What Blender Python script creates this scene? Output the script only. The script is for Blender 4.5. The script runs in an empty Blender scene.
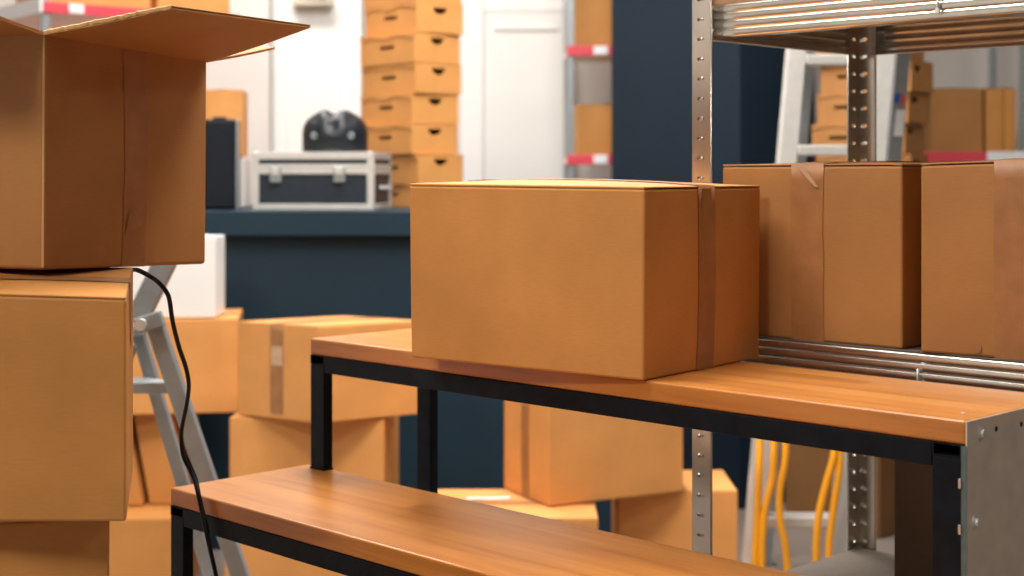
import bpy, bmesh, math, random
from mathutils import Vector, Matrix, noise
random.seed(7)
PI = math.pi
R = math.radians
scn = bpy.context.scene
COL = scn.collection
F, CX, HZ, HC = 1490.0, 512.0, 175.0, 1.235      # focal length (px), principal column, horizon row, camera height
S2 = math.sqrt(2.0)

def W(px, py, d):
    """world point seen at a photo pixel, d metres in front of the camera"""
    return Vector(((px - CX) / F * d, d, HC + (HZ - py) / F * d))

def XY(px, d):
    return ((px - CX) / F * d, d)

def UV(u, v):
    """bench / rack axes (turned 45 degrees): u along the benches, v across them"""
    return ((u + v) / S2, (v - u) / S2)

# ------------------------------------------------------------------ materials
def principled(name):
    m = bpy.data.materials.new(name)
    m.use_nodes = True
    nt = m.node_tree
    return m, nt, nt.nodes['Principled BSDF']

def lin(c):
    return tuple(((x / 255.0) / 12.92 if x / 255.0 <= 0.04045 else ((x / 255.0 + 0.055) / 1.055) ** 2.4) for x in c)

def simple(name, rgb, rough=0.6, metal=0.0, var=0.08, scale=12.0, bump=0.0, bscale=120.0, spec=0.5):
    m, nt, b = principled(name)
    c = rgb
    tc = nt.nodes.new('ShaderNodeTexCoord')
    n = nt.nodes.new('ShaderNodeTexNoise'); n.inputs['Scale'].default_value = scale; n.inputs['Detail'].default_value = 4
    nt.links.new(tc.outputs['Object'], n.inputs['Vector'])
    r = nt.nodes.new('ShaderNodeValToRGB')
    r.color_ramp.elements[0].position = 0.3; r.color_ramp.elements[1].position = 0.7
    r.color_ramp.elements[0].color = (*[x * (1 - var) for x in c], 1)
    r.color_ramp.elements[1].color = (*[min(1, x * (1 + var)) for x in c], 1)
    nt.links.new(n.outputs['Fac'], r.inputs['Fac'])
    nt.links.new(r.outputs['Color'], b.inputs['Base Color'])
    b.inputs['Roughness'].default_value = rough
    b.inputs['Metallic'].default_value = metal
    b.inputs['Specular IOR Level'].default_value = spec
    if bump:
        n2 = nt.nodes.new('ShaderNodeTexNoise'); n2.inputs['Scale'].default_value = bscale; n2.inputs['Detail'].default_value = 3
        nt.links.new(tc.outputs['Object'], n2.inputs['Vector'])
        bp = nt.nodes.new('ShaderNodeBump'); bp.inputs['Strength'].default_value = bump; bp.inputs['Distance'].default_value = 0.002
        nt.links.new(n2.outputs['Fac'], bp.inputs['Height'])
        nt.links.new(bp.outputs['Normal'], b.inputs['Normal'])
    return m

def cardboard(name, rgb, var=0.10):
    m, nt, b = principled(name)
    tc = nt.nodes.new('ShaderNodeTexCoord')
    n = nt.nodes.new('ShaderNodeTexNoise'); n.inputs['Scale'].default_value = 7; n.inputs['Detail'].default_value = 6
    nt.links.new(tc.outputs['Object'], n.inputs['Vector'])
    mp = nt.nodes.new('ShaderNodeMapping'); mp.inputs['Scale'].default_value = (60, 60, 420)
    nt.links.new(tc.outputs['Object'], mp.inputs['Vector'])
    f = nt.nodes.new('ShaderNodeTexNoise'); f.inputs['Scale'].default_value = 1.0; f.inputs['Detail'].default_value = 3
    nt.links.new(mp.outputs['Vector'], f.inputs['Vector'])
    mx = nt.nodes.new('ShaderNodeMath'); mx.operation = 'MULTIPLY_ADD'; mx.inputs[1].default_value = 0.35
    nt.links.new(f.outputs['Fac'], mx.inputs[0]); nt.links.new(n.outputs['Fac'], mx.inputs[2])
    r = nt.nodes.new('ShaderNodeValToRGB')
    r.color_ramp.elements[0].position = 0.45; r.color_ramp.elements[1].position = 0.9
    r.color_ramp.elements[0].color = (*[x * (1 - var) for x in rgb], 1)
    r.color_ramp.elements[1].color = (*[min(1, x * (1 + var)) for x in rgb], 1)
    nt.links.new(mx.outputs['Value'], r.inputs['Fac'])
    nt.links.new(r.outputs['Color'], b.inputs['Base Color'])
    b.inputs['Roughness'].default_value = 0.62
    b.inputs['Specular IOR Level'].default_value = 0.35
    bp = nt.nodes.new('ShaderNodeBump'); bp.inputs['Strength'].default_value = 0.12; bp.inputs['Distance'].default_value = 0.001
    nt.links.new(f.outputs['Fac'], bp.inputs['Height']); nt.links.new(bp.outputs['Normal'], b.inputs['Normal'])
    return m

def butcher_block(name):
    m, nt, b = principled(name)
    tc = nt.nodes.new('ShaderNodeTexCoord')
    br = nt.nodes.new('ShaderNodeTexBrick')
    br.offset = 0.37; br.squash = 1.0
    br.inputs['Scale'].default_value = 1.0
    br.inputs['Brick Width'].default_value = 0.62; br.inputs['Row Height'].default_value = 0.0437
    br.inputs['Mortar Size'].default_value = 0.0005; br.inputs['Mortar Smooth'].default_value = 0.3
    br.inputs['Bias'].default_value = 0.0
    br.inputs['Color1'].default_value = (0.0, 0.0, 0.0, 1); br.inputs['Color2'].default_value = (1, 1, 1, 1)
    br.inputs['Mortar'].default_value = (0.0, 0.0, 0.0, 1)
    nt.links.new(tc.outputs['Object'], br.inputs['Vector'])
    mp = nt.nodes.new('ShaderNodeMapping'); mp.inputs['Scale'].default_value = (2.2, 26, 26)
    nt.links.new(tc.outputs['Object'], mp.inputs['Vector'])
    n = nt.nodes.new('ShaderNodeTexNoise'); n.inputs['Scale'].default_value = 1.6; n.inputs['Detail'].default_value = 7; n.inputs['Distortion'].default_value = 0.6
    nt.links.new(mp.outputs['Vector'], n.inputs['Vector'])
    mr = nt.nodes.new('ShaderNodeMath'); mr.operation = 'MULTIPLY_ADD'; mr.inputs[1].default_value = 0.36
    nt.links.new(br.outputs['Color'], mr.inputs[0]); nt.links.new(n.outputs['Fac'], mr.inputs[2])
    r = nt.nodes.new('ShaderNodeValToRGB')
    e = r.color_ramp.elements
    e[0].position = 0.22; e[0].color = (*WOOD_DARK, 1)
    e[1].position = 1.0; e[1].color = (*WOOD_LIGHT, 1)
    k = e.new(0.55); k.color = (*WOOD_MID, 1)
    nt.links.new(mr.outputs['Value'], r.inputs['Fac'])
    nt.links.new(r.outputs['Color'], b.inputs['Base Color'])
    b.inputs['Roughness'].default_value = 0.30
    b.inputs['Specular IOR Level'].default_value = 0.5
    bp = nt.nodes.new('ShaderNodeBump'); bp.inputs['Strength'].default_value = 0.08; bp.inputs['Distance'].default_value = 0.001
    nt.links.new(n.outputs['Fac'], bp.inputs['Height']); nt.links.new(bp.outputs['Normal'], b.inputs['Normal'])
    return m

CARD = (0.575, 0.255, 0.068)
WOOD_DARK, WOOD_MID, WOOD_LIGHT = (0.335, 0.112, 0.020), (0.51, 0.188, 0.038), (0.615, 0.262, 0.063)
M = {
    'card': cardboard('cardboard', CARD),
    'card_brown': cardboard('cardboard brown', (0.415, 0.190, 0.058)),
    'card_pale': cardboard('cardboard pale', (0.70, 0.32, 0.095)),
    'card_inside': cardboard('cardboard cut edge', (0.70, 0.42, 0.19)),
    'tape': simple('brown tape', (0.37, 0.160, 0.055), 0.48, var=0.12, scale=30, bump=0.25, bscale=60),
    'tape_clear': simple('shiny tape', (0.58, 0.36, 0.22), 0.16, var=0.1, scale=40, bump=0.4, bscale=80),
    'wood': butcher_block('butcher block'),
    'black_steel': simple('black steel', (0.0035, 0.0055, 0.010), 0.55, 0.0, var=0.5, scale=35, bump=0.1, spec=0.16),
    'black_hollow': simple('inside black tube', (0.004, 0.004, 0.005), 0.8),
    'galv': simple('galvanised steel', (0.66, 0.62, 0.56), 0.27, 1.0, var=0.08, scale=22),
    'galv_flat': simple('galvanised sheet', (0.72, 0.62, 0.51), 0.5, 0.15, var=0.08, scale=30),
    'bolt': simple('zinc bolt', (0.8, 0.8, 0.78), 0.3, 0.5),
    'mdf': simple('fibreboard', (0.36, 0.20, 0.10), 0.65, var=0.12, scale=60),
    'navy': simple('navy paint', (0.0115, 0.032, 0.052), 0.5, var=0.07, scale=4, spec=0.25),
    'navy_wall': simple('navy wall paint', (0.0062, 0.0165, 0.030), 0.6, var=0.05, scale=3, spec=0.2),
    'shelf_grey': simple('grey brown shelf board', (0.12, 0.095, 0.072), 0.6, var=0.1, scale=60),
    'card_part_shaded': cardboard('part shaded board', (0.21, 0.098, 0.034)),  # shade on the carton behind the ladder, put into the board colour
    'card_shaded': cardboard('shaded dark board', (0.062, 0.030, 0.011)),  # shade under the bench put into this box's board colour
    'white': simple('white paint', (0.86, 0.86, 0.85), 0.55, var=0.02, scale=3),
    'white_door': simple('white door lacquer', (0.83, 0.83, 0.81), 0.45, var=0.02, scale=3),
    'grey_wall': simple('warm grey wall', (0.70, 0.655, 0.62), 0.7, var=0.03, scale=2),
    'alu': simple('brushed aluminium', (0.38, 0.42, 0.44), 0.38, 0.6, var=0.07, scale=30),
    'alu_dark': simple('bluish dull steel', (0.10, 0.14, 0.15), 0.5, 0.3, var=0.15, scale=60),
    'alu_white': simple('pale aluminium', (0.62, 0.61, 0.58), 0.42, 0.3, var=0.05, scale=30),
    'case_black': simple('black laminate', (0.022, 0.031, 0.042), 0.45, var=0.15, scale=60, spec=0.3),
    'speaker_black': simple('black vinyl', (0.008, 0.011, 0.017), 0.55, var=0.15, scale=60, spec=0.2),
    'gloss_black': simple('gloss black plastic', (0.005, 0.009, 0.014), 0.5, var=0.2, scale=20),
    'rubber': simple('black rubber', (0.004, 0.004, 0.005), 0.5, spec=0.2),
    'red': simple('red plastic rail', (0.72, 0.07, 0.10), 0.4, var=0.05),
    'label': simple('white label', (0.85, 0.86, 0.88), 0.4, var=0.02),
    'blue_label': simple('blue sticker', (0.03, 0.12, 0.45), 0.4),
    'yellow': simple('yellow cable', (0.86, 0.36, 0.012), 0.38, var=0.08),
    'floor': simple('pale concrete', (0.24, 0.20, 0.175), 0.5, var=0.08, scale=2),
    'beige': simple('beige plastic', (0.62, 0.57, 0.45), 0.5),
    'dark_wall': simple('dark wall', (0.10, 0.085, 0.07), 0.8),
    'underside': simple('pale shelf underside', (0.80, 0.55, 0.46), 0.6),
    'ceiling': simple('ceiling white', (0.5, 0.5, 0.49), 0.8, var=0.02),
}
mt, _nt, _b = principled('lamp diffuser')
_b.inputs['Base Color'].default_value = (0.9, 0.9, 0.9, 1)
_b.inputs['Emission Color'].default_value = (1, 0.96, 0.9, 1)
_b.inputs['Emission Strength'].default_value = 4.0
M['lamp'] = mt

# ------------------------------------------------------------------ object helpers
def tag(o, label=None, cat=None, group=None, kind=None):
    if label: o['label'] = label
    if cat: o['category'] = cat
    if group: o['group'] = group
    if kind: o['kind'] = kind
    return o

def thing(name, label, cat, loc=(0, 0, 0), rotz=0.0, group=None):
    o = bpy.data.objects.new(name, None)
    o.empty_display_size = 0.05
    COL.objects.link(o)
    o.location = loc
    o.rotation_euler = (0, 0, rotz)
    return tag(o, label, cat, group)

class MB:
    """collects shapes into one mesh"""
    def __init__(s):
        s.bm = bmesh.new()
    def poly(s, pts):
        vs = [s.bm.verts.new(p) for p in pts]
        return s.bm.faces.new(vs)
    def box(s, a, b, mat=None):
        x0, y0, z0 = a; x1, y1, z1 = b
        c = [Vector((x, y, z)) for z in (z0, z1) for y in (y0, y1) for x in (x0, x1)]
        if mat is not None: c = [mat @ p for p in c]
        v = [s.bm.verts.new(p) for p in c]
        for f in ((0, 2, 3, 1), (4, 5, 7, 6), (0, 1, 5, 4), (2, 6, 7, 3), (0, 4, 6, 2), (1, 3, 7, 5)):
            s.bm.faces.new([v[i] for i in f])
        return s
    def bar(s, p, q, w, h, up=(0, 0, 1)):
        """rectangular bar from p to q, w across, h along 'up'"""
        p, q = Vector(p), Vector(q)
        d = (q - p); L = d.length; d.normalize()
        up = Vector(up); sx = d.cross(up)
        if sx.length < 1e-6: sx = d.cross(Vector((1, 0, 0)))
        sx.normalize(); sz = sx.cross(d).normalized()
        v = []
        for t in (p, q):
            for a, b in ((-1, -1), (1, -1), (1, 1), (-1, 1)):
                v.append(s.bm.verts.new(t + sx * (a * w / 2) + sz * (b * h / 2)))
        for i in range(4):
            j = (i + 1) % 4
            s.bm.faces.new((v[i], v[j], v[4 + j], v[4 + i]))
        s.bm.faces.new((v[3], v[2], v[1], v[0])); s.bm.faces.new((v[4], v[5], v[6], v[7]))
        return s
    def tube(s, pts, r, n=10, cap=True):
        pts = [Vector(p) for p in pts]
        rings = []
        ref = Vector((0.3, 0.9, 0.2))
        for i, p in enumerate(pts):
            a = pts[max(0, i - 1)]; b = pts[min(len(pts) - 1, i + 1)]
            t = (b - a).normalized()
            x = t.cross(ref)
            if x.length < 1e-4: x = t.cross(Vector((1, 0, 0)))
            x.normalize(); y = t.cross(x).normalized()
            ref = x.cross(t) * 1.0
            rr = r[i] if isinstance(r, (list, tuple)) else r
            rings.append([s.bm.verts.new(p + x * (rr * math.cos(2 * PI * k / n)) + y * (rr * math.sin(2 * PI * k / n))) for k in range(n)])
        for i in range(len(rings) - 1):
            for k in range(n):
                f = s.bm.faces.new((rings[i][k], rings[i][(k + 1) % n], rings[i + 1][(k + 1) % n], rings[i + 1][k]))
                f.smooth = True
        if cap:
            s.bm.faces.new(rings[0][::-1]); s.bm.faces.new(rings[-1])
        return s
    def disc(s, c, axis, r, h, n=16, r2=None):
        c = Vector(c); ax = Vector(axis).normalized()
        return s.tube([c, c + ax * h], [r, r2 if r2 else r], n)
    def sheet(s, rows, smooth=False):
        """grid of points -> quads"""
        vv = [[s.bm.verts.new(p) for p in row] for row in rows]
        for i in range(len(vv) - 1):
            for j in range(len(vv[0]) - 1):
                f = s.bm.faces.new((vv[i][j], vv[i][j + 1], vv[i + 1][j + 1], vv[i + 1][j]))
                f.smooth = smooth
        return s
    def holed(s, o, ex, ey, w, h, hole, thick, n=None):
        """plate with one hole: corner o, unit axes ex, ey, size w x h, hole = list of (x, y) counter-clockwise; plate goes thick along -(ex x ey)"""
        o, ex, ey = Vector(o), Vector(ex), Vector(ey)
        nz = ex.cross(ey).normalized()
        cx = sum(p[0] for p in hole) / len(hole); cy = sum(p[1] for p in hole) / len(hole)
        angs = sorted(set([round(math.atan2(p[1] - cy, p[0] - cx), 5) for p in hole] +
                          [round(math.atan2(y - cy, x - cx), 5) for x in (0, w) for y in (0, h)]))
        def ray(a, polyg):
            dx, dy = math.cos(a), math.sin(a); best = None
            for i in range(len(polyg)):
                (x1, y1), (x2, y2) = polyg[i], polyg[(i + 1) % len(polyg)]
                ex_, ey_ = x2 - x1, y2 - y1
                den = dx * ey_ - dy * ex_
                if abs(den) < 1e-12: continue
                t = ((x1 - cx) * ey_ - (y1 - cy) * ex_) / den
                u = ((x1 - cx) * dy - (y1 - cy) * dx) / den
                if t > 0 and -1e-4 <= u <= 1 + 1e-4 and (best is None or t < best): best = t
            return (cx + dx * best, cy + dy * best)
        rect = [(0, 0), (w, 0), (w, h), (0, h)]
        out = [ray(a, rect) for a in angs]; inn = [ray(a, hole) for a in angs]
        P = lambda p, k: o + ex * p[0] + ey * p[1] - nz * (thick * k)
        A = [s.bm.verts.new(P(p, 0)) for p in out]; B = [s.bm.verts.new(P(p, 0)) for p in inn]
        Cc = [s.bm.verts.new(P(p, 1)) for p in inn]; Dd = [s.bm.verts.new(P(p, 1)) for p in out]
        m = len(angs)
        for i in range(m):
            j = (i + 1) % m
            s.bm.faces.new((A[i], A[j], B[j], B[i]))
            s.bm.faces.new((B[i], B[j], Cc[j], Cc[i]))
            s.bm.faces.new((Cc[i], Cc[j], Dd[j], Dd[i]))
        return s
    def build(s, name, mat, parent=None, bevel=0.0, seg=2, solid=0.0, subsurf=0, smooth=False, fix=True, fn=None, weld=True):
        if weld: bmesh.ops.remove_doubles(s.bm, verts=s.bm.verts, dist=1e-6)
        if fn:
            for v in s.bm.verts: v.co = fn(v.co.copy())
        if fix: bmesh.ops.recalc_face_normals(s.bm, faces=s.bm.faces)
        me = bpy.data.meshes.new(name)
        s.bm.to_mesh(me); s.bm.free()
        if smooth:
            for p in me.polygons: p.use_smooth = True
        mats = mat if isinstance(mat, (list, tuple)) else [mat]
        for k in mats: me.materials.append(M[k] if isinstance(k, str) else k)
        o = bpy.data.objects.new(name, me)
        COL.objects.link(o)
        if parent is not None: o.parent = parent
        if solid:
            q = o.modifiers.new('solid', 'SOLIDIFY'); q.thickness = solid; q.offset = 0
        if bevel:
            q = o.modifiers.new('bevel', 'BEVEL'); q.width = bevel; q.segments = seg; q.limit_method = 'ANGLE'; q.angle_limit = R(40)
        if subsurf:
            q = o.modifiers.new('sub', 'SUBSURF'); q.levels = subsurf; q.render_levels = subsurf
        return o

def box_obj(name, a, b, mat, parent=None, bevel=0.0, **k):
    return MB().box(a, b).build(name, mat, parent, bevel, **k)

def structure(o):
    o['kind'] = 'structure'
    return o

def copy_tree(o, parent=None):
    c = o.copy(); COL.objects.link(c)
    if parent is not None: c.parent = parent
    for ch in [x for x in list(bpy.data.objects) if x.parent == o]:
        copy_tree(ch, c)
    return c

def spline(pts, n=8):
    """Catmull-Rom through pts"""
    pts = [Vector(p) for p in pts]
    P = [pts[0] * 2 - pts[1]] + pts + [pts[-1] * 2 - pts[-2]]
    out = []
    for i in range(1, len(P) - 2):
        a, b, c, d = P[i - 1:i + 3]
        for k in range(n):
            t = k / n
            out.append(0.5 * ((2 * b) + (c - a) * t + (2 * a - 5 * b + 4 * c - d) * t * t + (3 * b - a - 3 * c + d) * t ** 3))
    out.append(pts[-1])
    return out

# ------------------------------------------------------------------ cartons
def warp_fn(L, D, H, warp):
    def fn(p):
        if not warp: return p
        s, t, r = p.x / L, p.y / D, p.z / H
        o = Vector((0, 0, 0))
        for (i, j, k), w in warp.items():
            o += Vector(w) * ((s if i else 1 - s) * (t if j else 1 - t) * (r if k else 1 - r))
        return p + o
    return fn

def carton(label, C, theta, L, D, z0, H, tape='y', warp=None, mat='card', bulge=0.003, drop=(1.0, 0.4), tape_mat='tape',
           name='cardboard_box', group=None, cat='box', tape_w=0.048, lift=0.0):
    """closed carton: local x runs along theta, local y is 90 degrees to the left; C is the local origin corner.
    tape 'x' or 'y' = direction of the taped seam"""
    root = thing(name, label, cat, (C[0], C[1], z0), R(theta), group)
    fn = warp_fn(L, D, H, warp)
    t = 0.0045
    b = MB()
    N = 6
    # hull with slightly bellied sides
    def side(p0, p1, nrm):
        rows = []
        for i in range(N + 1):
            row = []
            for j in range(N + 1):
                s_, r_ = j / N, i / N
                q = Vector(p0).lerp(Vector(p1), s_)
                q.z = (H - t) * r_
                q += Vector(nrm) * (bulge * 0.8 * math.sin(PI * s_) * math.sin(PI * r_))
                row.append(q)
            rows.append(row)
        b.sheet(rows)
    side((0, 0, 0), (L, 0, 0), (0, -1, 0)); side((L, 0, 0), (L, D, 0), (1, 0, 0))
    side((L, D, 0), (0, D, 0), (0, 1, 0)); side((0, D, 0), (0, 0, 0), (-1, 0, 0))
    g = lambda z: [[Vector((L * i / N, D * j / N, z)) for i in range(N + 1)] for j in range(N + 1)]
    b.sheet(g(0)); b.sheet(g(H - t))
    b.build('body', mat, root, bevel=0.0035, seg=2, fn=fn)
    gap = 0.0012
    def flap(x0, x1, y0, y1, fx, fy):
        f = MB(); n = 8
        def zz(x, y):
            return bulge * 1.6 * math.sin(PI * min(1, max(0, x / L))) ** 0.7 * math.sin(PI * min(1, max(0, y / D))) ** 0.7
        top = [[Vector((x0 + (x1 - x0) * i / n, y0 + (y1 - y0) * j / n, 0)) for i in range(n + 1)] for j in range(n + 1)]
        for row in top:
            for p in row: p.z = H - 0.001 + zz(p.x, p.y)
        f.sheet(top)
        low = [[p - Vector((0, 0, t - 0.0022)) for p in row] for row in top]
        for j, row in enumerate(low):          # the creased side folds down to the wall
            for i, p in enumerate(row):
                if (tape == 'y' and ((x0 < L * 0.1 and i == 0) or (x1 > L * 0.9 and i == n))) or (tape != 'y' and ((y0 < D * 0.1 and j == 0) or (y1 > D * 0.9 and j == n))):
                    p.z = H - t - 0.0002
        f.sheet(low)
        for a_, b_ in ((top[0], low[0]), (top[-1], low[-1]), ([r_[0] for r_ in top], [r_[0] for r_ in low]), ([r_[-1] for r_ in top], [r_[-1] for r_ in low])):
            f.sheet([a_, b_])
        f.build('flap', mat, root, bevel=0.001, seg=1, fn=fn)
    e = 0.0006
    if tape == 'y':
        flap(e, L / 2 - gap, e, D - e, 1, 0); flap(L / 2 + gap, L - e, e, D - e, 1, 0)
    else:
        flap(e, L - e, e, D / 2 - gap, 0, 1); flap(e, L - e, D / 2 + gap, D - e, 0, 1)
    if tape:
        f = MB(); o = 0.0009
        ztop = lambda a: H + 0.0004 + bulge * 1.6 * math.sin(PI * a) ** 0.7
        n = 10
        def face_off(r_): return bulge * 0.8 * math.sin(PI * r_)
        prof = []
        for k in range(n, -1, -1):
            r_ = 1 - drop[0] * k / n
            prof.append((-o - face_off(r_), r_ * H))
        for k in range(1, n):
            prof.append(((k / n), None))
        back = [(1, (1 - drop[1] * k / n)) for k in range(n + 1)]
        rows = []
        half = tape_w / 2
        LL = D if tape == 'y' else L
        pts = [Vector((0, p[0], p[1])) if p[1] is not None else Vector((0, p[0] * LL, ztop(p[0]))) for p in prof]
        pts += [Vector((0, LL + o + face_off(r_), r_ * H)) for _, r_ in back]
        for k in (-1, -0.33, 0.33, 1):
            jit = [random.uniform(-0.0012, 0.0012) for _ in pts] if abs(k) == 1 else [0] * len(pts)
            if tape == 'y':
                rows.append([Vector((L / 2 + k * half + j_, p.y, p.z)) for p, j_ in zip(pts, jit)])
            else:
                rows.append([Vector((p.y, D / 2 + k * half + j_, p.z)) for p, j_ in zip(pts, jit)])
        f.sheet(rows, smooth=True)
        f.build('tape', tape_mat, root, fn=fn)
    return root

def corrugated(parent, a, b, out, out2=None, name='flap', mat='card_brown', wav=0.004, bend=0.0, thick=0.0042, rag=0.0):
    """flap hinged on edge a-b reaching to a+out: two liners with a fluted middle that shows on its cut edge"""
    a, b, out = Vector(a), Vector(b), Vector(out)
    out2 = Vector(out2) if out2 else out
    e = b - a; Le = e.length
    nrm = e.cross(out).normalized()
    if nrm.z < 0: nrm = -nrm
    m = MB()
    n = max(8, int(Le / wav) * 2); k = 6
    def P(s_, t_, h):
        r_ = rag * (noise.noise(Vector((s_ * 9, t_ * 3, 1.7)))) if t_ > 0.99 else 0
        return a + e * s_ + out.lerp(out2, s_) * (t_ * (1 + r_)) + nrm * (h + bend * (t_ * t_))
    for h0, h1 in ((0, 0.0007), (thick - 0.0007, thick)):
        for h in (h0, h1):
            m.sheet([[P(i / 12, j / k, h) for i in range(13)] for j in range(k + 1)])
        for s_ in (0, 1):
            m.sheet([[P(s_, j / k, h0) for j in range(k + 1)], [P(s_, j / k, h1) for j in range(k + 1)]])
        for t_ in (0, 1):
            m.sheet([[P(i / 12, t_, h0) for i in range(13)], [P(i / 12, t_, h1) for i in range(13)]])
    nl = len(m.bm.faces)
    rows = [[P(i / n, j / k, 0.0008 if i % 2 else thick - 0.0008) for i in range(n + 1)] for j in range(k + 1)]
    m.sheet(rows, smooth=False)
    edge = [f for i_, f in enumerate(m.bm.faces) if i_ >= nl]
    for f in edge: f.material_index = 1
    m.bm.faces.ensure_lookup_table()
    for f in m.bm.faces:
        c = f.calc_center_median() - a
        ar = f.calc_area()
        if ar < 0.0007 * 0.03 * 1.2: f.material_index = 1
    o = m.build(name, [mat, 'card_inside'], parent, fix=True)
    return o

# ================================================================== THE ROOM
structure(box_obj('floor', (-4.2, -3.2, -0.1), (4.6, 7.4, 0.0), 'floor'))
structure(box_obj('ceiling', (-4.2, -3.2, 3.4), (4.6, 7.4, 3.5), 'ceiling'))
structure(box_obj('wall_back', (-4.2, 7.2, 0), (4.6, 7.4, 3.4), 'grey_wall'))
structure(box_obj('wall_left', (-4.2, -3.2, 0), (-4.0, 7.2, 3.4), 'white'))
structure(box_obj('wall_right', (4.4, -3.2, 0), (4.6, 7.2, 3.4), 'dark_wall'))
structure(box_obj('wall_front', (-4.0, -3.2, 0), (4.4, -3.0, 3.4), 'dark_wall'))
structure(box_obj('baseboard_back', (-4.0, 7.185, 0.0), (4.4, 7.2, 0.09), 'white'))

# white door leaves, frames and pilasters on the back wall
def bx(px, d=7.2): return (px - CX) / F * d
def door(name, x0, x1, panels, handle_side):
    d = bpy.data.objects.new(name, None); COL.objects.link(d); d.location = (x0, 7.2, 0)
    d['kind'] = 'structure'
    w = x1 - x0
    box_obj('leaf', (0, -0.045, 0.01), (w, -0.002, 2.5), 'white_door', d, 0.004)
    for (za, zb) in panels:
        m = MB()
        for (a, b) in (((0.05, za), (w - 0.05, za + 0.02)), ((0.05, zb - 0.02), (w - 0.05, zb)), ((0.05, za), (0.07, zb)), ((w - 0.07, za), (w - 0.05, zb)))[:2 if handle_side < 0 else 4]:
            m.box((a[0], -0.056, a[1]), (b[0], -0.0455, b[1]))
        m.build('panel_moulding', 'white_door', d, 0.002)
    hx = 0.06 if handle_side < 0 else w - 0.06
    h = MB(); h.tube([(hx, -0.046, 1.02), (hx, -0.10, 1.02)], 0.009); h.tube([(hx, -0.10, 1.02), (hx - 0.1 * handle_side, -0.10, 1.02)], 0.009)
    h.build('door_handle', 'alu', d)
    return d
door('door_1', bx(274), bx(352), [(0.15, 0.95), (1.1, 2.4)], 1)
door('door_2', bx(484), bx(566), [(0.15, 0.95), (1.1, 1.95)], -1)
structure(box_obj('trim_1', (bx(353), 7.10, 0), (bx(363), 7.2, 3.0), 'white', None, 0.003))
structure(box_obj('trim_2', (bx(462), 7.15, 0), (bx(483.6), 7.2, 3.0), 'white', None, 0.003))
structure(box_obj('trim_3', (bx(484), 7.15, 2.02), (bx(566), 7.2, 2.06), 'white', None, 0.003))
# projecting pier left of the white door
structure(box_obj('wall_pier', (-1.5, 7.06, 0), (-1.152, 7.2, 3.4), 'grey_wall'))
# door closer arm box above the white leaf
t = thing('door_closer', 'beige door closer box high on the white door behind the black helmet', 'door closer', (bx(294, 7.15), 7.09, W(300, 6, 7.1).z))
box_obj('housing', (0, -0.02, 0), (0.19, 0.06, 0.055), 'beige', t, 0.006)
MB().bar((0.02, -0.03, 0.06), (0.16, -0.05, 0.06), 0.02, 0.008).build('arm', 'alu', t)

# navy partition: nearest corner at px 740
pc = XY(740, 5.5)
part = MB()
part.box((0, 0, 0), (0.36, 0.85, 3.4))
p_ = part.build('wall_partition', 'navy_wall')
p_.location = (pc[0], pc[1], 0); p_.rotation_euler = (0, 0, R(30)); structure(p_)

# ================================================================== BENCHES
ROT = R(-45)
def bench(label, u, v, L, D, top, front_z=0.0, rear_inset=0.0, th=0.0287, pname='workbench'):
    x, y = UV(u, v)
    root = thing(pname, label, 'bench', (x, y, 0), ROT)
    o = MB(); o.box((0, 0, top - th), (L, D, top))
    o.build('tabletop', 'wood', root, bevel=0.0035, seg=3)
    lw, ld = 0.038, 0.020
    e = L - 0.006
    z1 = top - th - 0.0004
    zs = z1 - 0.0165
    for nx in (0.0005, e - lw):
        for ny in (0.0005, D - ld - 0.0005):
            zb = front_z if ny < 0.01 else 0.0
            qx = nx + (0 if ny < 0.01 else rear_inset * (1 if nx < 0.1 else -1))
            box_obj('leg', (qx, ny, zb + 0.004), (qx + lw, ny + ld, zs - 0.0005 if not (rear_inset and ny > 0.01) else z1 - 0.0300), 'black_steel', root, 0.0015)
            box_obj('foot_cap', (qx - 0.001, ny - 0.0005, zb + 0.0003), (qx + lw + 0.001, ny + ld + 0.0005, zb + 0.0038), 'rubber', root)
        # side rail: a hollow tube whose open end faces the front
        s = MB(); w = 0.0018
        s.box((nx, 0.0005, zs), (nx + lw, D - 0.0005, zs + w)); s.box((nx, 0.0005, z1 - w), (nx + lw, D - 0.0005, z1))
        s.box((nx, 0.0005, zs + w), (nx + w, D - 0.0005, z1 - w)); s.box((nx + lw - w, 0.0005, zs + w), (nx + lw, D - 0.0005, z1 - w))
        s.build('side_rail', 'black_steel', root, weld=False)
    for ny in (0.0005, D - 0.0205):
        box_obj('long_rail', (lw + 0.001, ny, z1 - 0.0295), (e - lw - 0.0005, ny + 0.02, z1), 'black_steel', root, 0.0015)
    return root

UL, UVF, UTOP = 1.262, 1.617, HC - 0.2895
ub = bench('higher workbench with thick butcher block top on black steel frame, carrying the big taped box', -2.124, UVF, UL, 0.272, UTOP, front_z=HC - 0.5205)
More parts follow.
